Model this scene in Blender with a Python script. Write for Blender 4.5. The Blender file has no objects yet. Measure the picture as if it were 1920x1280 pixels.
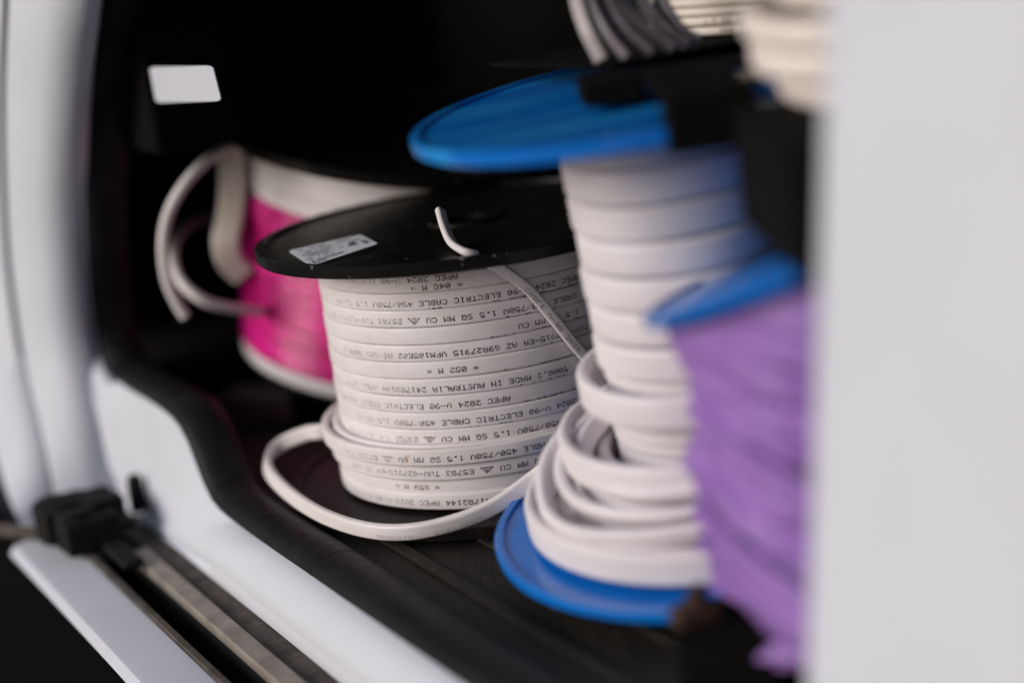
import bpy, math, random
from mathutils import Vector as V, Matrix
random.seed(7)
PI = math.pi
sc = bpy.context.scene
col = sc.collection

# ------------------------------------------------------------------ camera
FPX, PW, PH = 3400.0, 1920.0, 1280.0
CAM = V((0, 0, 0.4526))
pitch, roll = math.radians(13.671), math.radians(-7.418)
FW = V((0, math.cos(pitch), -math.sin(pitch)))
RT0 = V((1, 0, 0)); UP0 = RT0.cross(FW)
RT = RT0 * math.cos(roll) + UP0 * math.sin(roll)
UP = -RT0 * math.sin(roll) + UP0 * math.cos(roll)
cd = bpy.data.cameras.new('camera'); cam = bpy.data.objects.new('camera', cd); col.objects.link(cam)
cam.matrix_world = Matrix(((RT.x, UP.x, -FW.x, CAM.x), (RT.y, UP.y, -FW.y, CAM.y), (RT.z, UP.z, -FW.z, CAM.z), (0, 0, 0, 1)))
cd.sensor_width = 36; cd.lens = FPX / PW * 36; cd.clip_start = .02; cd.clip_end = 300
cd.dof.use_dof = True; cd.dof.focus_distance = 1.335; cd.dof.aperture_fstop = 1.45
sc.camera = cam
# ------------------------------------------------------------------ light
w = bpy.data.worlds.new('World'); sc.world = w; w.use_nodes = True
nt = w.node_tree; bg = nt.nodes['Background']
sky = nt.nodes.new('ShaderNodeTexSky'); sky.sky_type = 'NISHITA'; sky.sun_disc = False
SUN = V((-.93, -.33, .37)).normalized()
sky.sun_elevation = math.asin(SUN.z); sky.sun_rotation = math.atan2(SUN.x, SUN.y)
sky.air_density = 1.0; sky.dust_density = 3.5
nt.links.new(sky.outputs[0], bg.inputs[0]); bg.inputs[1].default_value = .065
sd = bpy.data.lights.new('sun', 'SUN'); so = bpy.data.objects.new('sun', sd); col.objects.link(so)
sd.energy = 2.3; sd.angle = math.radians(32); sd.color = (1, .98, .98)
so.rotation_euler = SUN.to_track_quat('Z', 'Y').to_euler(); so.location = (-2, -2, 3)
sc.view_settings.view_transform = 'Standard'; sc.view_settings.look = 'None'
sc.view_settings.gamma = 1; sc.view_settings.exposure = -0.10
sc.view_settings.use_curve_mapping = False
sc.render.engine = 'CYCLES'

# ------------------------------------------------------------------ helpers
def ray(x, y): return RT * (x - PW / 2) - UP * (y - PH / 2) + FW * FPX
def at_z(x, y, z):
    r = ray(x, y); return CAM + r * ((z - CAM.z) / r.z)
def at_y(x, y, Y):
    r = ray(x, y); return CAM + r * (Y / r.y)
def proj(p):
    q = p - CAM; d = q.dot(FW); return PW / 2 + FPX * q.dot(RT) / d, PH / 2 - FPX * q.dot(UP) / d
D = V((.4472, -.8944, 0)).normalized()          # along the sill, towards the camera
N = V((-.8944, -.4472, 0)).normalized()         # outwards from the van
P0 = V((-.158, 1.218, 0))
def sp(t, o, z): return P0 + D * t + N * o + V((0, 0, z))
def at_o(x, y, o):
    r = ray(x, y); s = ((P0 + N * o - CAM).dot(N)) / r.dot(N); return CAM + r * s

def tag(o, label=None, cat=None, group=None, kind=None):
    for k, v in (('label', label), ('category', cat), ('group', group), ('kind', kind)):
        if v: o[k] = v
    return o
def empty(name, M=None):
    o = bpy.data.objects.new(name, None); col.objects.link(o); o.empty_display_size = .02
    o.matrix_world = M if M is not None else Matrix.Identity(4)
    o['_m'] = 0; del o['_m']
    MATS[o.name] = (M.copy() if M is not None else Matrix.Identity(4))
    return o
MATS = {}
class MB:
    def __init__(s): s.v = []; s.f = []; s.m = []
    def add(s, vs, fs, mi=0):
        b = len(s.v); s.v += [V(p) for p in vs]; s.f += [tuple(i + b for i in f) for f in fs]; s.m += [mi] * len(fs)
    def build(s, name, mats, parent=None, smooth=True, root=None, bevel=0, solid=0, sub=0, angle=35):
        me = bpy.data.meshes.new(name)
        M = MATS.get((root or parent).name, Matrix.Identity(4)).inverted() if (root or parent) else Matrix.Identity(4)
        me.from_pydata([M @ p for p in s.v], [], s.f)
        if not isinstance(mats, (list, tuple)): mats = [mats]
        for m in mats: me.materials.append(m)
        for p, mi in zip(me.polygons, s.m): p.material_index = mi; p.use_smooth = smooth
        me.update()
        o = bpy.data.objects.new(name, me); col.objects.link(o)
        if parent: o.parent = parent
        if solid:
            md = o.modifiers.new('solid', 'SOLIDIFY'); md.thickness = solid; md.offset = 0
        if bevel:
            md = o.modifiers.new('bevel', 'BEVEL'); md.width = bevel; md.segments = 3; md.limit_method = 'ANGLE'
        if smooth:
            try: me.set_sharp_from_angle(angle=math.radians(angle))
            except Exception: pass
        if sub:
            md = o.modifiers.new('sub', 'SUBSURF'); md.levels = sub; md.render_levels = sub
        return o
def cat(pts, n):
    """Catmull-Rom through pts (any equal-length float lists), n samples evenly by chord length"""
    P = [list(p) for p in pts]
    P = [[2 * a - b for a, b in zip(P[0], P[1])]] + P + [[2 * a - b for a, b in zip(P[-1], P[-2])]]
    out = []
    for i in range(1, len(P) - 2):
        for k in range(16):
            t = k / 16
            out.append([.5 * ((2 * b) + (c - a) * t + (2 * a - 5 * b + 4 * c - d) * t * t + (3 * b - a - 3 * c + d) * t ** 3)
                        for a, b, c, d in zip(P[i - 1], P[i], P[i + 1], P[i + 2])])
    out.append(P[-2])
    L = [0]
    for a, b in zip(out, out[1:]): L.append(L[-1] + math.dist(a[:3], b[:3]))
    res = []; j = 0
    for k in range(n):
        s = L[-1] * k / (n - 1)
        while j < len(L) - 2 and L[j + 1] < s: j += 1
        f = (s - L[j]) / max(1e-9, L[j + 1] - L[j])
        res.append([a + (b - a) * f for a, b in zip(out[j], out[j + 1])])
    return res
def rr(w, t, r, n=3):
    """rounded-rectangle profile: list of (normal, width) offsets"""
    out = []
    for cx, cy, a0 in ((t / 2 - r, w / 2 - r, 0), (-t / 2 + r, w / 2 - r, 90), (-t / 2 + r, -w / 2 + r, 180), (t / 2 - r, -w / 2 + r, 270)):
        for k in range(n + 1):
            a = math.radians(a0 + 90 * k / n); out.append((cx + r * math.cos(a), cy + r * math.sin(a)))
    return out
def sweep(mb, pts, widths, prof, closed=False, caps=True, mi=0):
    """pts list of V, widths list of V (direction of the profile's width)"""
    n = len(pts); m = len(prof); vs = []
    for i in range(n):
        a = pts[max(0, i - 1)] if not closed else pts[i - 1]
        b = pts[min(n - 1, i + 1)] if not closed else pts[(i + 1) % n]
        T = (b - a).normalized(); W = widths[i] - T * widths[i].dot(T); W.normalize(); NN = W.cross(T)
        for (pn, pw) in prof: vs.append(pts[i] + NN * pn + W * pw)
    fs = []
    for i in range(n if closed else n - 1):
        j = (i + 1) % n
        for k in range(m): fs.append((i * m + k, i * m + (k + 1) % m, j * m + (k + 1) % m, j * m + k))
    if caps and not closed: fs.append(tuple(range(m))[::-1]); fs.append(tuple((n - 1) * m + k for k in range(m)))
    mb.add(vs, fs, mi)
def circ(r, n=10): return [(r * math.cos(2 * PI * k / n), r * math.sin(2 * PI * k / n)) for k in range(n)]
def lathe(mb, prof, M, n=96, mi=0):
    """closed profile [(r,z)] revolved round local Z then moved by M"""
    m = len(prof); vs = []; fs = []
    for i in range(n):
        a = 2 * PI * i / n
        for r, z in prof: vs.append(M @ V((r * math.cos(a), r * math.sin(a), z)))
    for i in range(n):
        j = (i + 1) % n
        for k in range(m): fs.append((i * m + k, j * m + k, j * m + (k + 1) % m, i * m + (k + 1) % m))
    mb.add(vs, fs, mi)
def box(mb, M, x0, x1, y0, y1, z0, z1, mi=0):
    vs = [M @ V((x, y, z)) for x in (x0, x1) for y in (y0, y1) for z in (z0, z1)]
    mb.add(vs, [(0, 1, 3, 2), (4, 6, 7, 5), (0, 4, 5, 1), (2, 3, 7, 6), (0, 2, 6, 4), (1, 5, 7, 3)], mi)
def loft(mb, curves, mi=0):
    n = len(curves[0]); b = []
    for c in curves: b += c
    mb.add(b, [(i * n + k, i * n + k + 1, (i + 1) * n + k + 1, (i + 1) * n + k) for i in range(len(curves) - 1) for k in range(n - 1)], mi)

# ------------------------------------------------------------------ materials
def mat(name, c, rough=.5, c2=None, scale=8, stretch=(1, 1, 1), bump=0, bscale=60, spec=.5, metal=0, detail=6, lo=.35, hi=.7, coat=0, sss=0, speck=None):
    m = bpy.data.materials.new(name); m.use_nodes = True; t = m.node_tree; L = t.links.new
    b = t.nodes['Principled BSDF']
    b.inputs['Base Color'].default_value = (*c, 1); b.inputs['Roughness'].default_value = rough
    b.inputs['Specular IOR Level'].default_value = spec; b.inputs['Metallic'].default_value = metal
    b.inputs['Coat Weight'].default_value = coat
    if sss: b.inputs['Subsurface Weight'].default_value = sss; b.inputs['Subsurface Scale'].default_value = .004
    tc = t.nodes.new('ShaderNodeTexCoord'); mp = t.nodes.new('ShaderNodeMapping'); mp.inputs['Scale'].default_value = stretch
    L(tc.outputs['Object'], mp.inputs[0])
    last = None
    if c2:
        nz = t.nodes.new('ShaderNodeTexNoise'); nz.inputs['Scale'].default_value = scale; nz.inputs['Detail'].default_value = detail
        nz.inputs['Roughness'].default_value = .65
        L(mp.outputs[0], nz.inputs['Vector'])
        rp = t.nodes.new('ShaderNodeValToRGB'); rp.color_ramp.elements[0].position = lo; rp.color_ramp.elements[1].position = hi
        rp.color_ramp.elements[0].color = (*c, 1); rp.color_ramp.elements[1].color = (*c2, 1)
        L(nz.outputs['Fac'], rp.inputs[0]); last = rp.outputs[0]
        mr = t.nodes.new('ShaderNodeMapRange'); mr.inputs[3].default_value = rough - .08; mr.inputs[4].default_value = min(1, rough + .15)
        L(nz.outputs['Fac'], mr.inputs[0]); L(mr.outputs[0], b.inputs['Roughness'])
    if speck:
        n2 = t.nodes.new('ShaderNodeTexNoise'); n2.inputs['Scale'].default_value = speck[1]; n2.inputs['Detail'].default_value = 3
        L(tc.outputs['Object'], n2.inputs['Vector'])
        r2 = t.nodes.new('ShaderNodeValToRGB'); r2.color_ramp.elements[0].position = speck[2]; r2.color_ramp.elements[1].position = speck[2] + .04
        L(n2.outputs['Fac'], r2.inputs[0])
        mx = t.nodes.new('ShaderNodeMix'); mx.data_type = 'RGBA'; L(r2.outputs[0], mx.inputs[0])
        if last: L(last, mx.inputs[6])
        else: mx.inputs[6].default_value = (*c, 1)
        mx.inputs[7].default_value = (*speck[0], 1); last = mx.outputs[2]
    if last: L(last, b.inputs['Base Color'])
    if bump:
        n3 = t.nodes.new('ShaderNodeTexNoise'); n3.inputs['Scale'].default_value = bscale; n3.inputs['Detail'].default_value = 4
        L(mp.outputs[0], n3.inputs['Vector'])
        bp = t.nodes.new('ShaderNodeBump'); bp.inputs['Strength'].default_value = bump; bp.inputs['Distance'].default_value = .002
        L(n3.outputs['Fac'], bp.inputs['Height']); L(bp.outputs[0], b.inputs['Normal'])
    return m
M_cable = mat('cable_sheath', (.75, .715, .735), .45, (.67, .625, .625), 22, (1, 1, 3), .12, 70, speck=((.45, .33, .22), 46, .77))
M_cable2 = mat('thick_cable_sheath', (.76, .72, .76), .45, (.68, .64, .67), 14, (1, 1, 3), .1, 50)
M_cream = mat('cream_sheath', (.70, .64, .59), .45, (.60, .53, .47), 20)
M_grey = mat('grey_sheath', (.24, .215, .25), .5, (.10, .09, .105), 40)
M_ink = mat('printing_ink', (.018, .016, .022), .6)
M_black = mat('black_plastic', (.0055, .0055, .005), .24, (.008, .0075, .007), 40, spec=.16, speck=((.14, .125, .11), 130, .70))
M_blackdull = mat('black_lining', (.0055, .0053, .005), .9, spec=.05)
M_rubber = mat('rubber_seal', (.008, .0078, .009), .5, (.016, .015, .016), 30, (1, 1, 1), .5, 110, spec=.14)
M_floor = mat('cargo_floor', (.010, .009, .008), .6, (.024, .019, .015), 9, (3, .6, 1), .4, 90, spec=.25, speck=((.13, .10, .07), 110, .68))
M_blue = mat('blue_plastic', (.001, .17, .62), .2, (.001, .12, .50), 12, coat=.3)
M_bluetop = mat('glare_streaked_blue_plastic', (.001, .15, .60), .18, (.03, .36, .80), 7, (.5, 2.5, 1), .25, 14, coat=.4, lo=.45, hi=.8)  # pale streaks put glare into the flange's own blue
M_pink = mat('pink_sheath', (.74, .022, .29), .25, (.40, .004, .12), 9, (1, 1, 5), coat=.5, lo=.4, hi=.62)
M_purple = mat('purple_sheath', (.32, .175, .50), .55, (.23, .105, .39), 14)
M_paint = mat('van_paint', (.61, .635, .715), .55, (.56, .58, .655), 5, speck=((.3, .28, .26), 230, .76), spec=.3)
M_dirt = mat('dirty_ledge', (.10, .085, .075), .85, (.03, .024, .021), 38, (1, 1, 1), .6, 150)
M_rail = mat('rail_metal', (.36, .325, .29), .55, (.20, .17, .145), 34, (1, 1, 1), metal=.15)
M_dark = mat('groove_black', (.008, .008, .008), .8, spec=.2)
M_label = mat('label_paper', (.80, .82, .88), .5, (.76, .78, .84), 60)
M_labelink = mat('label_ink', (.22, .22, .27), .6)
M_wood = mat('brown_timber', (.06, .028, .014), .8, (.03, .014, .008), 30, (1, 6, 1))
M_asphalt = mat('asphalt', (.04, .04, .042), .9, (.055, .055, .055), 40)
M_copper = mat('copper', (.5, .2, .1), .4, metal=.8)

# ------------------------------------------------------------------ ground
g = MB(); g.add([(-60, -60, -.62), (60, -60, -.62), (60, 60, -.62), (-60, 60, -.62)], [(0, 1, 2, 3)])
tag(g.build('ground', M_asphalt, smooth=False), kind='structure')

# ------------------------------------------------------------------ the van
van = empty('cargo_van'); tag(van, 'white cargo van with an open side doorway, black rubber seal and dark cargo bay', 'van')
def px_curve(lst, n):
    """lst of (x, y, outward offset)"""
    c = cat([(at_o(x, y, o)) for x, y, o in lst], n); return [V(p) for p in c]
C0px = [(205, -140, -.02), (190, 0, -.015), (172, 150, -.01), (163, 300, -.005), (160, 420, 0), (168, 550, 0), (182, 640, 0), (203, 697, 0), (238, 728, 0), (285, 755, 0),
        (330, 790, 0), (358, 840, 0), (376, 890, 0), (405, 948, 0), (455, 990, 0), (520, 1036, 0)]
C1px = [(176, -140, .005), (160, 0, .01), (142, 150, .01), (132, 300, .012), (130, 420, .014), (138, 550, .016), (150, 640, .017), (168, 720, .018), (186, 790, .018), (200, 850, .018), (212, 900, .018), (226, 945, .018)]
NC = 90
def sill_tail(o, z, t0, t1=.75, n=8): return [sp(t0 + (t1 - t0) * k / (n - 1), o, z) for k in range(n)]
def curve3(px, tail, n):
    pts = [at_o(x, y, o) for x, y, o in px] + tail
    return [V(p) for p in cat(pts, n)]
c0 = curve3(C0px, sill_tail(0, 0, -.03), NC)
c1 = curve3(C1px, sill_tail(.018, -.05, -.30, n=14), NC)
c1b = curve3([(x + 24, y, -.004 + o * .3) if y < 700 else (x + 38, y + 6, .008) for x, y, o in C1px], sill_tail(.0165, -.016, -.20, n=12), NC)
mb = MB(); mid1 = [a.lerp(b, .5) for a, b in zip(c0, c1b)]
mid2 = [a.lerp(b, .45) + N * .0028 for a, b in zip(c1b, c1)]
mid3 = [a.lerp(b, .8) - N * .0035 for a, b in zip(c1b, c1)]
edge_in = [p - N * .03 + V((0, 0, -.004)) for p in c0]
loft(mb, [edge_in, c0, mid1, c1b, mid2, mid3, c1])
mb.build('door_jamb', M_paint, van, solid=.003, angle=60)
# pillar face panels with a dark seam between them
def lerp_o(lst, o0, o1):
    n = len(lst) - 1; return [(x, y, o0 + (o1 - o0) * i / n) for i, (x, y) in enumerate(lst)]
c1u = px_curve([(x, y, o) for x, y, o in C1px] + [(243, 985, .018)], 60)
c2 = px_curve(lerp_o([(24, -140), (20, 0), (14, 150), (14, 300), (20, 450), (34, 580), (52, 690), (76, 790), (97, 880), (108, 940), (114, 990)], .03, .075), 60)
c2b = px_curve(lerp_o([(11, -140), (6, 0), (0, 150), (0, 300), (6, 450), (20, 580), (38, 690), (62, 790), (83, 880), (94, 940), (100, 990)], .031, .077), 60)
c3 = px_curve(lerp_o([(-170, -140), (-160, 0), (-150, 150), (-140, 300), (-120, 450), (-90, 580), (-50, 690), (-22, 790), (2, 880), (25, 945), (48, 1004)], .05, .11), 60)
mb = MB(); m = [a.lerp(b, .45) + N * .004 for a, b in zip(c1u, c2)]; m2 = [a.lerp(b, .12) + N * .003 for a, b in zip(c2, c1u)]
mback = [p - N * .014 for p in c2]
loft(mb, [c1u, m, m2, c2, mback]); mb.build('pillar_panel', M_paint, van, solid=.003, angle=60)
mb = MB(); m = [a.lerp(b, .4) + N * .004 for a, b in zip(c2b, c3)]; mback = [p - N * .014 for p in c2b]; e3 = [p - N * .05 - D * .02 for p in c3]
loft(mb, [mback, c2b, m, c3, e3]); mb.build('pillar_panel', M_paint, van, solid=.003, angle=60)
mb = MB(); loft(mb, [[p - N * .012 for p in c2], [p - N * .012 for p in c2b]]); mb.build('panel_gap', M_dirt, van, solid=.002)
# sill pieces swept along the van side
def extr(name, prof, mt, t0, t1, solid=0, closed=False, n=40, bevel=0):
    mb = MB(); cs = [[sp(t0 + (t1 - t0) * i / (n - 1), o, z) for i in range(n)] for o, z in prof]
    if closed: cs.append(cs[0])
    loft(mb, cs)
    if closed:
        m = len(prof); mb.f.append(tuple(k * n for k in range(m))); mb.m.append(0); mb.f.append(tuple(k * n + n - 1 for k in range(m))[::-1]); mb.m.append(0)
    return mb.build(name, mt, van, solid=solid, bevel=bevel)
T0, T1 = -.42, .75
extr('track_ledge', [(.0175, -.0515), (.0375, -.0530), (.0375, -.060), (.0175, -.060)], M_dirt, T0, T1, closed=True)
rail = extr('track_rail', [(.0385, -.0475), (.0535, -.0475), (.0535, -.058), (.0385, -.058)], M_rail, T0 + .10, T1, closed=True, bevel=.001)
extr('track_groove', [(.054, -.056), (.054, -.085), (.0785, -.085), (.0785, -.056)], M_dark, T0, T1, solid=.001)
extr('track_lip', [(.0795, -.0475), (.0845, -.0475), (.0845, -.060), (.0795, -.060)], M_dirt, T0, T1, closed=True, bevel=.0008)
extr('sill_plate', [(.0855, -.0505), (.115, -.0515), (.126, -.0535), (.1315, -.060), (.125, -.068), (.0855, -.066)], M_paint, T0 - .02, T1, closed=True)
extr('ground_shade_cover', [(.10, -.072), (.30, -.105), (.75, -.115), (.76, -.16), (.10, -.60)], M_blackdull, -2.6, 1.2, closed=True)  # added black shape: stands in for shade over the ground beside the sill
# rubber seal following the doorway edge
sq = [p - N * .010 + V((0, 0, .002)) for p in c0]
cut = min(range(NC), key=lambda i: abs(proj(sq[i])[0] - 612))
for a, b in ((0, NC),):
    q = sq[a:b]
    q2 = [p.copy() for p in q]
    mb = MB(); prof = [(r_ * 1.0 * math.cos(t_), r_ * 1.9 * math.sin(t_)) for r_, t_ in [(.011, 2 * PI * k / 16) for k in range(16)]]
    widths = []
    for i in range(len(q2)):
        T = (q2[min(i + 1, len(q2) - 1)] - q2[max(0, i - 1)]).normalized()
        widths.append(N.copy())
    qq = [p - N * .010 for p in q2]
    if a: qq[0] = qq[0] + (qq[1] - qq[0]) * .04
    sweep(mb, qq, widths, prof); mb.build('door_seal', M_rubber, van, angle=70)
j = sq[cut] - N * .010; T = (sq[cut + 1] - sq[cut - 1]).normalized()
mb = MB(); sweep(mb, [j + T * .0, j + T * .0009], [N, N], [(p[0] * 1.015, p[1] * 1.015) for p in prof]); mb.build('seal_joint', M_dark, van)
# cargo bay: floor, far wall, bulkhead, ceiling (all dark)
def slab(name, prof_pts, mt, th, **k):
    mb = MB(); mb.add(prof_pts, [(0, 1, 2, 3)]); return mb.build(name, mt, van, smooth=False, solid=th, **k)
mb = MB(); nx, ny = 1, 1
slab('cargo_floor', [sp(-1.3, -.022, -.010), sp(1.0, -.022, -.010), sp(1.0, -1.15, -.010), sp(-1.3, -1.15, -.010)], M_floor, .02)
for k, (oo, ww) in enumerate(((-.066, .010), (-.120, .006))):
    extr('floor_rib', [(oo, .0005), (oo, .0032), (oo - ww, .0032), (oo - ww, .0005)], M_floor, -.21 + .02 * k, .9, closed=True, bevel=.001)
slab('side_wall', [sp(-1.3, -.62, -.02), sp(1.2, -.62, -.02), sp(1.2, -.62, 1.25), sp(-1.3, -.62, 1.25)], M_blackdull, .01)
slab('bulkhead', [sp(-.98, .0, -.02), sp(-.98, -.62, -.02), sp(-.98, -.62, 1.25), sp(-.98, .0, 1.25)], M_blackdull, .01)
slab('roof', [sp(-1.3, .0, 1.1), sp(1.2, .0, 1.1), sp(1.2, -1.1, 1.1), sp(-1.3, -1.1, 1.1)], M_blackdull, .03)
slab('rear_lining', [sp(1.0, -.03, -.02), sp(1.0, -.62, -.02), sp(1.0, -.62, 1.25), sp(1.0, -.03, 1.25)], M_blackdull, .01)
# lining behind the pillar so that no daylight shows past it
mb = MB(); loft(mb, [[p - N * .022 for p in c0[:40]], [p - N * .03 - D * .55 for p in c0[:40]]]); mb.build('pillar_lining', M_blackdull, van, solid=.004)
# rear doorway panel close to the camera
pe = at_y(1528, 640, .80)
tP = (pe - P0).dot(D); oP = (pe - P0).dot(N)
mb = MB()
NZ = 24
def rear_edge(z):
    x = 1548 - 38 * max(0, min(1, (.41 - z) / .25)); x = 1543 - 36 * (.41 - z) / .25
    y = 640
    for _ in range(4):
        p = at_y(x, y, .80); y += (p.z - z) * 3400 / .80
        x = 1541 - 36 * (y / 1280)
    return p
zs = [-.55 + 1.65 * i / NZ for i in range(NZ + 1)]
E0 = [rear_edge(z) for z in zs]
cs = []
for dt, do in ((.03, -.06), (.004, -.020), (.0, -.010), (.002, -.003), (.008, .001), (.02, .003), (.15, .006), (.45, .004), (.9, 0), (.9, -.05)):
    cs.append([p + D * dt + N * do for p in E0])
loft(mb, cs); mb.build('rear_pillar', M_paint, van, solid=.003, angle=60)

# roller bracket at the front end of the track
br = MB()
rc = at_z(150, 985, -.035)
tR = (rc - P0).dot(D); oR = (rc - P0).dot(N)
MR = Matrix((( D.x, N.x, 0, rc.x), (D.y, N.y, 0, rc.y), (0, 0, 1, rc.z), (0, 0, 0, 1)))
box(br, MR, -.040, .050, -.026, .024, -.012, .018)
box(br, MR, -.028, .024, -.036, .034, -.004, .024)
box(br, MR, .02, .12, -.022, -.004, -.012, -.004)
bo = br.build('roller_bracket', M_dark, van, bevel=.010)
for dx, dy, r_, h in ((-.016, .014, .021, .019), (.024, .008, .019, .018), (.006, -.024, .017, .017), (-.034, -.006, .015, .014)):
    m_ = MB(); lathe(m_, [(0.001, -h), (r_ * .8, -h), (r_, -h * .7), (r_, h * .7), (r_ * .8, h), (.001, h)], MR @ Matrix.Translation((dx, dy, .006)), 24); m_.build('roller', M_dark, bo, root=van)
m_ = MB(); a_ = at_z(262, 955, -.04); lathe(m_, [(.001, 0), (.008, 0), (.007, .028), (.005, .033), (.001, .034)], Matrix.Translation(a_), 20); m_.build('buffer', M_dark, bo, root=van)
m_ = MB(); sweep(m_, [at_z(258, 978, -.035), at_z(200, 978, -.033)], [V((0, 0, 1))] * 2, circ(.006)); m_.build('pin', M_dirt, bo, root=van)
m_ = MB(); sweep(m_, [rc + V((0, 0, .0)), at_z(60, 1000, -.04), at_z(-60, 985, -.045)], [V((0, 0, 1))] * 3, rr(.012, .006, .002)); m_.build('arm', M_dirt, bo, root=van)

# black trim block inside the doorway carrying a white sticker
mb = MB()
box(mb, Matrix(((D.x, N.x, 0, P0.x), (D.y, N.y, 0, P0.y), (0, 0, 1, 0), (0, 0, 0, 1))), -.66, -.352, -.12, -.040, .276, .60)
tp = mb.build('trim_block', M_blackdull, van, bevel=.006)
q = [at_o(x, y, -.0395) for x, y in ((280, 126), (399, 123), (416, 190), (293, 193))]
mb = MB(); pts = []
for i in range(4):                                   # rounded corners
    a, b, c = q[i - 1], q[i], q[(i + 1) % 4]
    pts += [b.lerp(a, .08), b.lerp(a, .025).lerp(c, .025), b.lerp(c, .08)]
mb.add(pts, [tuple(range(12))]); mb.build('sticker', mat('sticker_film', (.56, .58, .66), .5), tp, smooth=False, solid=.0008, root=van)

# ------------------------------------------------------------------ dot-matrix printing
FONT = {'A': '0E11111F111111', 'P': '1E11111E101010', 'E': '1F10101E10101F', 'C': '0E11101010110E', 'V': '11111111110A04', 'L': '1010101010101F',
        'T': '1F040404040404', 'R': '1E11111E141211', 'I': '0E04040404040E', 'B': '1E11111E11111E', 'M': '111B1515111111', 'S': '0F10100E01011E',
        'Q': '0E11111115120D', 'U': '1111111111110E', 'D': '1E11111111111E', 'N': '11191513111111', 'Z': '1F01020408101F', 'F': '1F10101E101010',
        'Y': '11110A04040404', '0': '0E11131519110E', '1': '040C040404040E', '2': '0E11010204081F', '3': '1F02040201110E', '4': '02060A121F0202',
        '5': '1F101E0101110E', '6': '0608101E11110E', '7': '1F010204080808', '8': '0E11110E11110E', '9': '0E11110F01020C', '-': '0000001F000000',
        '/': '00010204081000', '.': '00000000000C0C', '=': '00001F001F0000', ' ': '00000000000000', 'O': '0E11111111110E'}
def glyph(ch):
    h = FONT[ch]; return [(c, r) for r in range(7) for c in range(5) if int(h[2 * r:2 * r + 2], 16) >> (4 - c) & 1]
TRI = []                                             # certification triangle, two characters wide
for i in range(14): TRI.append((i * 1.0 - .6, -.6))
for i in range(1, 8): TRI += [(-.6 + i * .92, -.6 + i * 1.12), (12.4 - i * .92, -.6 + i * 1.12)]
TRI += [(3.4, 1.2), (4.3, 2.6), (5.2, 4.2), (6.0, 5.2), (6.8, 4.2), (7.6, 2.6), (8.4, 1.2), (5.9, 2.2), (5.9, 1.2)]
TRI = [(a, 6 - b) for a, b in TRI]
def print_dots(mb, text, place, pitch, dsize, rowh, sheen_fade=None):
    """place(s, h) -> (point, normal): s along the reading direction, h up from the text's centre line (glyph up)"""
    s = 0; step = pitch / 6.2
    for ch in text:
        if ch == '^': dots = TRI; adv = 2.3
        else: dots = glyph(ch); adv = 1
        for c, r in dots:
            fade = sheen_fade(s) if sheen_fade else 0
            if random.random() < .03 + fade * .35: continue
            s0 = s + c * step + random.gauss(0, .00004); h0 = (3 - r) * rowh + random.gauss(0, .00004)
            e = dsize * random.uniform(.45, .58) * (1 - .42 * fade)
            corners = [place(s0 + e * math.cos(a), h0 + e * math.sin(a)) for a in (.4, 1.45, 2.5, 3.54, 4.6, 5.65)]
            mb.add(corners, [tuple(range(6))])
        s += adv * pitch

# ------------------------------------------------------------------ spools
def flange_prof(R, t, rim=.006, rec=.0022, hole=.016, z0=0):
    return [(hole, z0 + rec), (R - rim, z0 + rec), (R - rim, z0), (R - .0012, z0), (R, z0 + .0012), (R, z0 + t - .0012), (R - .0012, z0 + t), (R - rim, z0 + t), (R - rim - .0008, z0 + t - rec), (hole + .014, z0 + t - rec), (hole + .013, z0 + t), (hole, z0 + t)]
def add_flange(root, M, R, t, mt, n=128, holes=True):
    mb = MB(); lathe(mb, flange_prof(R, t), M, n)
    return mb.build('flange', mt, root)
def smooth01(x): x = max(0, min(1, x)); return x * x * (3 - 2 * x)
def wind(M, rows, t, wid, rad=.0022, seg=120, noise=.0004, u0=.0, u1=None, nprof=4, trans=(.66, .98)):
    """rows: list of (z centre, outer radius, dx, dy). Returns (mesh builder, surface function). Turn k level over the front, steps down at the back."""
    mb = MB(); n = len(rows)
    u1 = u1 or n
    ph = [random.uniform(0, 6.28) for _ in rows]
    def par(u):
        k = min(n - 1, int(u)); f = u - k; kk = min(n - 1, k + 1)
        s = smooth01((f - trans[0]) / (trans[1] - trans[0]))
        a, b = rows[k], rows[kk]
        R = a[1] + (b[1] - a[1]) * s; z = a[0] + (b[0] - a[0]) * s; dx = a[2] + (b[2] - a[2]) * s; dy = a[3] + (b[3] - a[3]) * s
        fi = u * 2 * PI
        R += noise * (math.sin(fi * 2.0 + ph[k]) + .6 * math.sin(fi * 5 + ph[k] * 2)) * (1 - s) ; z += noise * .5 * math.sin(fi * 3 + ph[k]) * (1 - s)
        return R, z, dx, dy
    pts = []; ws = []
    N_ = int((u1 - u0) * seg)
    for i in range(N_ + 1):
        u = u0 + (u1 - u0) * i / N_
        R, z, dx, dy = par(u); ph_ = 2 * PI * (u - .33)     # u fraction .33 faces the camera (front)
        a = ph_
        rr_ = R - t / 2
        pts.append(M @ V((dx + rr_ * math.sin(a), dy - rr_ * math.cos(a), z))); ws.append((M.to_3x3() @ V((0, 0, 1))))
    sweep(mb, pts, ws, rr(wid, t, rad, nprof))
    def surf(row, a, dz, lift=.00012):
        u = row + .33 + a / (2 * PI)
        R, z, dx, dy = par(u)
        R += lift
        return M @ V((dx + R * math.sin(a), dy - R * math.cos(a), z + dz))
    return mb, surf

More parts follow.
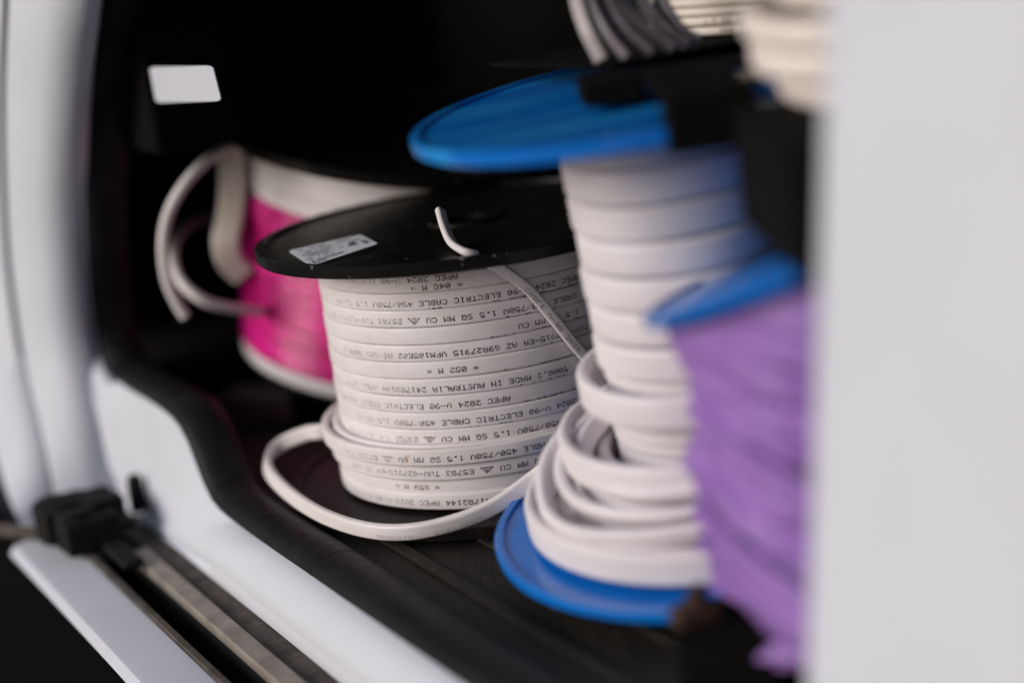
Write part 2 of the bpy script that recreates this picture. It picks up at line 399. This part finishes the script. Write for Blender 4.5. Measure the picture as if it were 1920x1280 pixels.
# ---- black spool with printed white cable (in focus)
c1c = V((-.0244, 1.4237, 0)); M1 = Matrix.Translation(c1c)
s1 = empty('cable_spool', M1)
tag(s1, 'black plastic spool of white cable printed with upside-down black lettering, sharp in the middle', 'cable spool', 'spools of cable standing in the van')
add_flange(s1, M1 @ Matrix.Translation((0, 0, .0018)), .168, .0100, mat('dusty_black_plastic', (.008, .0065, .006), .5, (.022, .017, .015), 20, spec=.12, speck=((.12, .09, .07), 150, .72)))
add_flange(s1, M1 @ Matrix.Translation((0, 0, .2021)), .168, .0097, M_black)
mb = MB(); lathe(mb, [(.016, .0102), (.108, .0102), (.108, .2018), (.016, .2018)], M1, 64); mb.build('core', M_black, s1)
PT = .0132
rows1 = [(.1995, .1215, 0, 0), (.1863, .1222, 0, 0)] + [(.1863 - PT * k, .1220 + random.uniform(-.0004, .0004), 0, 0) for k in range(1, 10)]
rows1 += [(.0560, .1330, -.0040, -.0000), (.0430, .1300, -.0015, 0), (.0310, .1270, 0, 0), (.0192, .1290, .0015, -.001)]
mbc, surf1 = wind(M1, rows1, .0058, .01305, .0017, 150, .0003)
cab = mbc.build('cable', M_cable, s1, angle=80)
mbi, _ = wind(M1, [(.0575, .1272, -.001, 0), (.0445, .1245, 0, 0), (.0315, .1215, 0, 0), (.0185, .123, 0, 0)], .0058, .0128, .0017, 90, .0002)
mbi.build('inner_cable', M_cable, s1, angle=80)
def phi_for(xpx, row, dz=0):
    lo, hi = -1.5, 1.4
    for _ in range(40):
        m_ = (lo + hi) / 2
        if proj(surf1(row, m_, dz))[0] < xpx: lo = m_
        else: hi = m_
    return lo
X1 = lambda c: 560 + c / 3.31
prints = [  # row, text, crop x of the first character, vertical offset
    (1, 'APEC 2024 V-90 ELECTRIC CABLE 450', 985, .0036), (1, '= 048 M =', 1012, -.0028),
    (2, 'APEC 2024 V-90 ELECTRIC CABLE 450/750V 1.5 SQ MM', 1735, -.0014),
    (3, 'CABLE 450/750V 1.5 SQ MM CU ^ E5783 TUV-027915-EA', 1720, -.0014),
    (4, '1.5 SQ MM CU', 1735, -.0012),
    (5, 'TUV-027915-EA AZ 69027915 VFM105E02 AS/NZS 5000.2', 1790, -.0014),
    (6, '= 052 M =', 1112, -.0008),
    (7, '5000.2 MADE IN AUSTRALIA 241782144 APEC 2024', 1668, -.0014),
    (8, 'APEC 2024 V-90 ELECTRIC CABLE 450/75', 1310, -.0012),
    (9, 'APEC 2024 V-90 ELECTRIC CABLE 450/750V 1.5 SQ MM', 1850, -.0012),
    (10, 'BLE 450/750V 1.5 SQ MM CU ^ E5783 TUV-027915-EA', 1745, -.0012),
    (11, 'ELECTRIC CABLE 450/750V 1.5 SQ MM CU ^ E5783 TUV', 1835, -.0012),
    (12, '1.5 SQ MM CU ^ E5783 TUV-027915-EA AZ 690', 1660, -.0005),
    (13, '= 059 M =', 872, -.0005),
    (14, '241782144 APEC 2024 V-90 ELECTRIC CABLE', 1225, -.0008)]
mp_ = MB()
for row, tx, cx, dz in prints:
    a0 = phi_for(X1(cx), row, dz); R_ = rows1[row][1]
    print_dots(mp_, tx, lambda s, h, a0=a0, row=row, dz=dz, R_=R_: surf1(row, a0 - s / R_, dz - h), .00445, .00086, .00057, sheen_fade=lambda s, a0=a0, R_=R_: smooth01((-(a0 - s / R_) - .1) / .9))  # dots thinned towards the left to imitate sheen washing out the ink
# ink smudges caught in the seams
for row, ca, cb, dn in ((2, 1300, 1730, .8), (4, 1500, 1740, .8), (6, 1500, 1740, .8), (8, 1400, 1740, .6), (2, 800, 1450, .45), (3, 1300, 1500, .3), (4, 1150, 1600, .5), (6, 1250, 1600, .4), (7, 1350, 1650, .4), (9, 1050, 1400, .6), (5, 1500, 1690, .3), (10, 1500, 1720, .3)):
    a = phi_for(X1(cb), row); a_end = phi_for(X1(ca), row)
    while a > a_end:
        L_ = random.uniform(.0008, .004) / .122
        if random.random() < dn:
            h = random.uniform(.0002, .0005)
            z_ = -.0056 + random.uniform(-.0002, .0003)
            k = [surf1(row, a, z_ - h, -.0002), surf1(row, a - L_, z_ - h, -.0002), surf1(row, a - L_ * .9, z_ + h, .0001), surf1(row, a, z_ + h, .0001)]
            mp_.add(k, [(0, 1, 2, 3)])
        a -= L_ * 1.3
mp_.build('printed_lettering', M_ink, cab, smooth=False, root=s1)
# loose loop round the base
loop = [(1062, 815, .072), (1035, 868, .058), (990, 906, .046), (930, 947, .034), (855, 978, .026), (770, 996, .021), (690, 993, .019), (610, 968, .018), (548, 930, .018),
        (507, 888, .020), (503, 857, .024), (528, 832, .031), (575, 812, .040), (625, 800, .046)]
pp = [at_z(x, y, z) for x, y, z in loop] + [c1c + V((-.07, .118, .048)), c1c + V((-.02, .125, .045))]
tw = [-.5, -.3, -.15, .1, .25, .2, .1, .0, -.15, -.3, -.35, -.2, 0, 0, 0, 0]
full = cat([(*p, a) for p, a in zip(pp, tw)], 150)
pts = [V(p[:3]) for p in full]
ws = []
for i, p in enumerate(pts):
    rad = (p - c1c); rad.z = 0; rad.normalize(); a = full[i][3]
    ws.append(V((0, 0, 1)) * math.cos(a) + rad * math.sin(a))
def cable_prof(w_, t_): # two bumps: flat twin sheath with slight waist
    base = rr(w_, t_, t_ * .42, 5); return base
mb = MB(); sweep(mb, pts, ws, cable_prof(.0128, .0062)); lp = mb.build('loose_loop', M_cable, s1, angle=80)
# fine print line on the loop edge
mp_ = MB()
def loop_place(off):
    acc = [0]
    for a, b in zip(pts, pts[1:]): acc.append(acc[-1] + (b - a).length)
    def f(s, h):
        s = s + off; i = 0
        while i < len(acc) - 2 and acc[i + 1] < s: i += 1
        k = (s - acc[i]) / (acc[i + 1] - acc[i]); p = pts[i].lerp(pts[i + 1], k); W = ws[i]
        T = (pts[i + 1] - pts[i]).normalized(); W = (W - T * W.dot(T)).normalized(); NN = W.cross(T)
        if NN.dot(p - c1c) < 0: NN = -NN
        return p + NN * .00325 + W * (-.0025 - h)
    return f
print_dots(mp_, '69027915 VFM105E02', loop_place(.09), .0046, .00040, .0004)
mp_.build('printed_lettering', M_ink, lp, smooth=False, root=s1)
# free end: through the top flange and down across the turns
tail_out = [(905, 497, .168 * 1), (935, 506), (975, 530), (1020, 572), (1062, 622), (1098, 664), (1135, 704)]
def on_cyl(x, y, R):
    r = ray(x, y); ox, oy = CAM.x - c1c.x, CAM.y - c1c.y
    A = r.x ** 2 + r.y ** 2; B = 2 * (ox * r.x + oy * r.y); C_ = ox * ox + oy * oy - R * R
    s = (-B - math.sqrt(max(0, B * B - 4 * A * C_))) / (2 * A); return CAM + r * s
pth = [(at_z(826, 396, .232), .3), (at_z(834, 425, .224), .2), (at_z(848, 456, .2165), .1), (at_z(872, 473, .2140), 0), (at_z(893, 481, .2090), 0),
       (on_cyl(915, 492, .137), 0), (on_cyl(945, 508, .133), 0), (on_cyl(990, 542, .129), 0), (on_cyl(1035, 594, .1275), 0), (on_cyl(1075, 644, .1275), 0), (on_cyl(1110, 684, .128), 0), (on_cyl(1145, 724, .128), 0)]
full = cat([(*p, a) for p, a in pth], 90); pts = [V(p[:3]) for p in full]; ws = []
for i, p in enumerate(pts):
    T = (pts[min(i + 1, 89)] - pts[max(i - 1, 0)]).normalized(); f = i / 89
    rad = (p - c1c); rad.z = 0; rad.normalize()
    up = V((0, 0, 1)); nrm = (up * (1 - smooth01((f - .3) / .2)) + rad * smooth01((f - .3) / .2)).normalized()
    W = T.cross(nrm); W = W * .96 - nrm * .22 if f > .35 else W * .75 + nrm * .65
    ws.append(W)
mb = MB(); sweep(mb, pts, ws, cable_prof(.0086, .0052)); te = mb.build('loose_end', M_cable, s1, angle=80)
mb = MB()
for k in (-1, 1):
    c_ = pts[0] + ws[0].normalized() * .002 * k; T = (pts[0] - pts[3]).normalized(); sweep(mb, [c_ - T * .002, c_ + T * .0016], [V((1, 0, 0))] * 2, circ(.0015, 8))
mb.build('conductor', M_dark, te, root=s1)
mp2 = MB()
# lettering on the free end
acc = [0]
for a, b in zip(pts, pts[1:]): acc.append(acc[-1] + (b - a).length)
def end_place(s, h):
    s = acc[-1] * .58 + s; i = 0
    while i < len(acc) - 2 and acc[i + 1] < s: i += 1
    k = (s - acc[i]) / (acc[i + 1] - acc[i]); p = pts[i].lerp(pts[i + 1], k)
    T = (pts[i + 1] - pts[i]).normalized(); W = (ws[i] - T * ws[i].dot(T)).normalized(); NN = W.cross(T)
    if NN.dot(CAM - p) < 0: NN = -NN
    if W.z > 0: W = -W
    return p + NN * .00295 + W * (h * .9 + .0006)
print_dots(mp2, 'CABLE V-90 2024 APEC', end_place, .0046, .00062, .0005)
mp2.build('printed_lettering', M_ink, te, smooth=False, root=s1)
# paper label on the upper flange
lq = [at_z(x, y, .2097 + .0004) for x, y in ((541, 470), (676, 440), (709, 457), (583, 499))]
mb = MB(); pts_ = []
for i in range(4):
    a, b, c = lq[i - 1], lq[i], lq[(i + 1) % 4]; pts_ += [b.lerp(a, .05), b.lerp(a, .015).lerp(c, .015), b.lerp(c, .05)]
mb.add(pts_, [tuple(range(12))]); lb = mb.build('paper_label', M_label, s1, smooth=False, solid=.0004)
mb = MB()
def lpos(u, v): return lq[0].lerp(lq[1], u).lerp(lq[3].lerp(lq[2], u), v) + V((0, 0, .0006))
for v_, a_, b_, th in ((.12, .08, .5, .06), (.27, .08, .62, .05), (.40, .06, .45, .05), (.52, .1, .58, .05), (.66, .05, .4, .05), (.80, .06, .52, .07), (.9, .05, .2, .05)):
    u = a_
    while u < b_:
        L_ = random.uniform(.01, .045)
        if random.random() < .8: mb.add([lpos(u, v_), lpos(u + L_, v_), lpos(u + L_, v_ + th), lpos(u, v_ + th)], [(0, 3, 2, 1)])
        u += L_ + .012
for u, v_, w_, h_ in ((.66, .55, .10, .07), (.70, .40, .03, .2), (.74, .35, .05, .3), (.80, .3, .12, .06), (.62, .15, .2, .05), (.86, .5, .08, .25)):
    mb.add([lpos(u, v_), lpos(u + w_, v_), lpos(u + w_, v_ + h_), lpos(u, v_ + h_)], [(0, 3, 2, 1)])
mb.build('label_print', M_labelink, lb, smooth=False, root=s1)

# ---- blue spool, right of the middle
def axis_matrix(c, ax):
    ax = V(ax).normalized(); x = V((1, 0, 0)); x = (x - ax * x.dot(ax)).normalized(); y = ax.cross(x)
    return Matrix(((x.x, y.x, ax.x, c[0]), (x.y, y.y, ax.y, c[1]), (x.z, y.z, ax.z, c[2]), (0, 0, 0, 1)))
M2 = axis_matrix((.1302, 1.1685, .0384), (-.063, -.078, 1))
s2 = empty('cable_spool', M2)
tag(s2, 'tall blue-flanged spool of thick blank white cable, loose turns slumping over its lower flange', 'cable spool', 'spools of cable standing in the van')
add_flange(s2, M2 @ Matrix.Translation((0, 0, -.006)), .160, .008, M_blue)
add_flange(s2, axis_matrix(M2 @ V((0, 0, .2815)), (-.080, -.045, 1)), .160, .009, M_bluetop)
mb = MB(); lathe(mb, [(.017, .0022), (.055, .0022), (.055, .2758), (.017, .2758)], M2, 48); mb.build('core', M_blue, s2)
P2 = .0232
rows2 = [(.2740, .0684, 0, 0)] + [(.2645 - P2 * k, .0690 + random.uniform(-.0005, .0008), 0, 0) for k in range(7)]
rows2 += [(.0990, .0850, 0, 0), (.0800, .0700, .003, 0), (.0610, .1010, -.003, -.004)]
rows2 += [(.046, .084, .004, -.006), (.034, .102, .006, -.008), (.0170, .124, -.002, -.006), (.0165, .131, -.004, -.002)]
mbc, surf2 = wind(M2, rows2, .0085, .0222, .0036, 110, .0006, trans=(.62, .97))
mbc.build('cable', M_cable2, s2, angle=80)
mb3, _ = wind(M2, [(.112 - .021 * k, .0655, 0, 0) for k in range(5)], .009, .0205, .0036, 90, .0006); mb3.build('inner_cable', M_cable2, s2, angle=80)
mb3, _ = wind(M2, [(.013, .096, 0, 0), (.012, .108, 0, 0), (.012, .116, 0, 0)], .012, .016, .0036, 90, .0008); mb3.build('inner_cable', M_cable2, s2, angle=80)
# loose diagonal strands low on the left
def strand(root, keys, wid, th, mt, name='loose_loop', cen=None, n=70, tilt=0.0):
    k3 = [M2 @ V((r * math.sin(a), -r * math.cos(a), z)) for a, r, z in keys]
    f = cat(k3, n); P = [V(p) for p in f]; c_ = M2 @ V((0, 0, 0)); ax = M2.to_3x3() @ V((0, 0, 1)); W = []
    for p in P:
        q_ = p - c_; q_ = q_ - ax * q_.dot(ax); q_.normalize(); W.append(ax * math.cos(tilt) + q_ * math.sin(tilt))
    mb = MB(); sweep(mb, P, W, rr(wid, th, th * .42, 4)); return mb.build(name, mt, root, angle=80)
R_ = math.radians
strand(s2, [(R_(-125), .080, .062), (R_(-105), .100, .058), (R_(-86), .117, .046), (R_(-68), .125, .030), (R_(-45), .125, .030), (R_(-10), .120, .036), (R_(30), .114, .042), (R_(80), .1, .05)], .016, .008, M_cable2, tilt=.45)
strand(s2, [(R_(-120), .076, .066), (R_(-96), .094, .060), (R_(-76), .108, .048), (R_(-52), .114, .042), (R_(-20), .114, .044), (R_(20), .110, .050), (R_(70), .1, .058)], .015, .008, M_cable2, tilt=.6)
strand(s2, [(R_(-112), .074, .068), (R_(-86), .088, .061), (R_(-62), .098, .053), (R_(-30), .104, .053), (R_(10), .103, .058), (R_(60), .095, .064)], .014, .008, M_cable2, tilt=.6)

# ---- pink spool behind
M3 = axis_matrix((-.113, 1.764, .033), (.20, -.125, 1))
s3 = empty('cable_spool', M3)
tag(s3, 'black spool behind on the left, wound with glossy pink cable between white turns', 'cable spool', 'spools of cable standing in the van')
add_flange(s3, M3 @ Matrix.Translation((0, 0, -.008)), .150, .006, M_black)
add_flange(s3, M3 @ Matrix.Translation((0, 0, .2135)), .1765, .011, M_black)
mb = MB(); lathe(mb, [(.017, 0), (.135, 0), (.135, .213), (.017, .213)], M3, 64); mb.build('core', M_black, s3)
mbc, _ = wind(M3, [(.204 - .0085 * k, .1545 + .0008 * (k % 2), 0, 0) for k in range(5)], .012, .0088, .003, 90, .0004, nprof=3); mbc.build('white_cable', M_cable, s3, angle=80)
mbc, _ = wind(M3, [(.1635 - .0042 * k, .1565 + random.uniform(-.0006, .0006), 0, 0) for k in range(36)], .012, .0045, .0014, 90, .0003, nprof=2); mbc.build('pink_cable', M_pink, s3, angle=80)
mbc, _ = wind(M3, [(.010, .155, 0, 0), (.004, .155, 0, 0)], .012, .008, .003, 90, .0004, nprof=3); mbc.build('white_cable', M_cable, s3, angle=80)
def tube(root, px, r, mt, name, n=60, wid=None, wdir=None):
    f = cat([at_y(x, y, Y) for x, y, Y in px], n); P = [V(p) for p in f]; mb = MB()
    if wid: sweep(mb, P, [wdir or V((0, 0, 1))] * n, rr(wid, r, r * .4, 4))
    else: sweep(mb, P, [(wdir or FW)] * n, circ(r, 12))
    return mb.build(name, mt, root, angle=80)
tube(s3, [(455, 300, 1.70), (438, 278, 1.66), (400, 292, 1.62), (352, 338, 1.60), (318, 395, 1.60), (306, 455, 1.60), (312, 520, 1.60), (330, 565, 1.60), (348, 594, 1.60)], .0049, M_cable, 'loose_end')
tube(s3, [(420, 400, 1.85), (385, 410, 1.82), (350, 425, 1.76), (328, 455, 1.70), (326, 495, 1.66), (345, 535, 1.63), (388, 566, 1.62), (440, 578, 1.63), (490, 584, 1.66)], .0050, M_cable, 'loose_loop')
tube(s3, [(432, 262, 1.70), (434, 290, 1.69), (436, 340, 1.685), (433, 400, 1.68), (424, 450, 1.67), (432, 490, 1.675), (458, 515, 1.68)], .010, M_cream, 'loose_loop', wid=.026, wdir=V((1, 0, 0)))

# ---- purple spool, near right
M4 = axis_matrix((.262, .960, .062), (-.10, .10, 1))
s4 = empty('cable_spool', M4)
tag(s4, 'blurred near spool of slack purple cable with blue upper flange, beside the white pillar', 'cable spool', 'spools of cable standing in the van')
add_flange(s4, M4 @ Matrix.Translation((0, 0, -.03)), .10, .008, M_blue)
add_flange(s4, axis_matrix(M4 @ V((.004, 0, .200)), (-.29, .205, 1)), .178, .009, M_blue)
mb = MB(); lathe(mb, [(.017, -.02), (.08, -.02), (.08, .19), (.017, .19)], M4, 48); mb.build('core', M_blue, s4)
from mathutils import noise as mn
F4c = M4 @ V((.004, 0, .200)); F4n = V((-.29, .205, 1)).normalized()
SIL = [(580, 1250), (640, 1262), (700, 1284), (735, 1312), (770, 1322), (830, 1320), (900, 1316), (945, 1322), (975, 1348), (1010, 1352), (1060, 1356), (1100, 1372), (1150, 1402), (1210, 1446)]
sil_r = []
for y_, x_ in SIL:
    p = at_y(x_, y_, .958); ax_ = M4 @ V((0, 0, p.z - .062)); sil_r.append((p.z, ax_.x - p.x))
def sil(z):
    z = max(sil_r[-1][0], min(sil_r[0][0], z))
    for (z0, r0), (z1, r1) in zip(sil_r, sil_r[1:]):
        if z1 <= z <= z0: return r1 + (r0 - r1) * (z - z1) / (z0 - z1)
    return .14
zb = sil_r[-1][0]
NU, NV = 220, 150; vs = []
for iu in range(NU):
    a = 2 * PI * iu / NU
    for iv in range(NV + 1):
        v = iv / NV
        ax0 = M4 @ V((0, 0, .15)); rt = sil_r[0][1] - .004
        px_, py_ = ax0.x + rt * math.sin(a), ax0.y - rt * math.cos(a)
        ztop = F4c.z - (F4n.x * (px_ - F4c.x) + F4n.y * (py_ - F4c.y)) / F4n.z - .006
        zlow = zb + .022 * max(0, math.cos(a * 2 + 1.2)) + .010 * mn.noise(V((math.sin(a) * 4, math.cos(a) * 4, 1)))
        z = ztop + (zlow - ztop) * v
        c_ = M4 @ V((0, 0, z - .062)); r = sil(z - .035 * (1 - math.cos(a + PI / 2)) * .5 * (1 if v > .3 else v / .3))
        k = min(1, v / .22)
        q_ = V((math.sin(a) * 2.2, math.cos(a) * 2.2, z * 34))
        warp = mn.noise(q_ * .7) * 1.3
        w1 = z * 150 + a * 2.6 + warp * 2.2; w2 = z * 95 - a * 3.4 + warp * 3 + 1
        k *= .8 + 1.3 * v
        r += k * (.0048 * (1 - abs(math.sin(w1)) ** .7 * 1.6) + .0040 * (1 - abs(math.sin(w2)) ** .7 * 1.6) + .004 * mn.noise(q_ * 2.1))
        vs.append(V((c_.x + r * math.sin(a), c_.y - r * math.cos(a), z)))
mb = MB(); fs = []
for iu in range(NU):
    ju = (iu + 1) % NU
    for iv in range(NV): fs.append((iu * (NV + 1) + iv, iu * (NV + 1) + iv + 1, ju * (NV + 1) + iv + 1, ju * (NV + 1) + iv))
mb.add(vs, fs); mb.build('slack_winding', M_purple, s4, solid=.002, angle=80)
def strand4(keys, wid, th, tilt):
    P = []
    for a, dr, z in keys:
        c_ = M4 @ V((0, 0, z - .062)); r = sil(z) + dr; P.append(V((c_.x + r * math.sin(a), c_.y - r * math.cos(a), z)))
    P = [V(p) for p in cat(P, 60)]; c_ = M4 @ V((0, 0, 0)); W = []
    for p in P:
        q_ = p - c_; q_.z = 0; q_.normalize(); W.append(V((0, 0, 1)) * math.cos(tilt) + q_ * math.sin(tilt))
    mb = MB(); sweep(mb, P, W, rr(wid, th, th * .42, 4)); mb.build('loose_loop', M_purple, s4, angle=80)
for a0, z0, dz, dr in ((-105, .175, -.05, .002), (-112, .125, -.06, .003), (-98, .100, -.05, .004), (-95, .085, -.035, .006)):
    strand4([(R_(a0), dr - .010, z0), (R_(a0 + 30), dr, z0 + dz * .25), (R_(a0 + 60), dr + .002, z0 + dz * .6), (R_(a0 + 90), dr, z0 + dz), (R_(a0 + 140), dr - .006, z0 + dz * .9)], .016, .007, .25)

# ------------------------------------------------------------------ things on top of the blue spool and above
# added black slabs standing in for the shadow over the blue spool's upper flange
tz = .3425
a_ = at_z(1112, 122, tz); b_ = at_z(1440, 60, tz); ex = (b_ - a_).normalized(); ey = V((-ex.y, ex.x, 0))
MT = Matrix(((ex.x, ey.x, 0, a_.x), (ex.y, ey.y, 0, a_.y), (0, 0, 1, a_.z), (0, 0, 0, 1)))
tr = empty('shadow_slab', MT); tag(tr, 'added black slab standing in for shadow over the blue spool, carrying loops of cream cable', 'shadow stand-in')
mb = MB(); box(mb, MT, .0, .42, -.020, .13, -.003, 0); mb.build('base', M_blackdull, tr, bevel=.003)
mb = MB(); q1 = at_y(1250, 285, .995); I4 = Matrix.Identity(4); zt_ = tz - .003
box(mb, I4, q1.x, .148, .975, 1.005, q1.z, zt_)
box(mb, I4, q1.x, .148, 1.0051, a_.y - .024, .334, zt_)
box(mb, I4, .1482, .36, 1.085, a_.y - .024, .336, zt_)
q2_ = at_y(1096, 203, 1.085)
box(mb, I4, q2_.x, q1.x - .0002, 1.085, a_.y - .024, q2_.z, zt_)
q3 = at_y(1418, 440, .93)
box(mb, I4, q3.x, .36, .80, .9749, q3.z, .3290); mb.build('shadow_ledge', M_blackdull, tr, bevel=.006)

# cream coil with lettering on the added shadow slab
cc = at_z(1525, 62, tz + .001) + V((.010, .146, 0)); M5 = Matrix.Translation((cc.x, cc.y, tz + .001))
s5 = empty('cable_coil', M5); tag(s5, 'stack of thin cream cable loops with faint lettering at the top edge', 'cable coil', 'coils of cream cable at the top')
rows5 = [(.0036 + .0064 * k, .100 + random.uniform(-.001, .001), random.uniform(-.001, .001), 0) for k in range(9)]
mbc, surf5 = wind(M5, rows5, .0058, .0060, .0025, 90, .0004); cb = mbc.build('cable', M_cream, s5, angle=80)
mb = MB()
def ph5(x, row):
    lo, hi = -1.5, 1.4
    for _ in range(30):
        m_ = (lo + hi) / 2
        if proj(surf5(row, m_, 0))[0] < x: lo = m_
        else: hi = m_
    return lo
for row, tx, x0 in ((4, '-PRYSMIAN CABLES', 1362), (0, '450/750V 2024', 1350), (1, '1.5 SQ MM', 1320)):
    a0 = ph5(x0, row)
    print_dots(mb, tx, lambda s, h, a0=a0, row=row: surf5(row, a0 + s / .100, h), .0036, .00058, .00042)
mb.build('printed_lettering', M_ink, cb, smooth=False, root=s5)
# grey slack cables left of it
s6 = empty('cable_bundle', Matrix.Translation(at_z(1190, 100, tz))); tag(s6, 'slack bundle of grey flat cables leaning at the top edge, left of the cream loops', 'cable bundle')
for k, (x0, x1, x2, y2) in enumerate(((1082, 1100, 1128, 116), (1108, 1134, 1175, 110), (1140, 1172, 1222, 102), (1168, 1212, 1262, 94), (1205, 1248, 1290, 88), (1238, 1272, 1310, 84))):
    e0 = at_z(x2, y2 - 4, tz + .004); Yk = e0.y
    f = cat([at_y(x0 - 10, -70, Yk + .05), at_y(x0, 0, Yk + .02), at_y(x1, 55, Yk + .005), e0], 40)
    P = [V(p) for p in f]; mb = MB(); sweep(mb, P, [V((.8, -.3 - .25 * (k % 3), .5 - .3 * (k % 2)))] * 40, rr(random.uniform(.007, .011), .0052, .002, 4)); mb.build('cable', M_grey if k else mat('pale_grey_sheath', (.40, .36, .37), .5), s6, angle=80)
# near coil, top right
M7 = axis_matrix((.246, .966, .331), (-.04, -.05, 1))
s7 = empty('cable_coil', M7); tag(s7, 'blurred near coil of thick cream cable in the top right corner beside the white pillar', 'cable coil', 'coils of cream cable at the top')
rows7 = [(.009 + .0168 * k, r_ * 1.08, dx, 0) for k, (r_, dx) in enumerate(((.082, .003), (.092, 0), (.094, .0), (.080, .004), (.079, .006), (.083, .005), (.08, .003)))]
mbc, _ = wind(M7, rows7, .012, .0160, .0058, 90, .0010); mbc.build('cable', mat('pale_sheath', (.78, .71, .68), .45, (.70, .61, .56), 12), s7, angle=80)
# shelf that carries the near coil
sh = MB(); MS = Matrix(((D.x, N.x, 0, P0.x), (D.y, N.y, 0, P0.y), (0, 0, 1, 0), (0, 0, 0, 1)))

# small dark box behind
q_ = at_z(480, 800, .0); MBx = Matrix.Translation((q_.x, q_.y + .03, 0)) @ Matrix.Rotation(-.25, 4, 'Z')
bx = empty('small_box', MBx); tag(bx, 'small dark maroon box on the floor in front of the pink spool', 'box')
mb = MB(); box(mb, MBx, -.030, .045, -.03, .03, .0005, .026); mb.build('body', mat('maroon_card', (.035, .012, .016), .6), bx, bevel=.002)
mb = MB(); box(mb, MBx, -.032, .047, -.032, .032, .0262, .030); mb.build('lid', mat('dark_card', (.02, .014, .015), .6), bx, bevel=.001)

kb = at_y(1262, 1130, .955); MK = Matrix.Translation((kb.x, kb.y, 0)) @ Matrix.Rotation(-.25, 4, 'Z')
kx = empty('black_case', MK); tag(kx, 'low black case on the floor in front of the blue spool, beneath the purple cable', 'case')
mb = MB(); box(mb, MK, .0, .062, -.02, .035, .0005, .040); mb.build('body', M_blackdull, kx, bevel=.008)
mb = MB(); box(mb, MK, -.001, .063, -.021, .036, .0403, .047); mb.build('lid', M_blackdull, kx, bevel=.003)
MW = MK @ Matrix.Translation((.012, -.004, .0472)) @ Matrix.Rotation(.5, 4, 'Z')
mb = MB(); box(mb, MW, -.013, .013, -.008, .008, .0003, .011); box(mb, MW @ Matrix.Rotation(.9, 4, 'Z'), -.004, .016, -.005, .004, .0113, .018)
o = mb.build('timber_block', M_wood, bevel=.002); tag(o, 'small broken scrap of brown timber lying on the low black case', 'timber block')
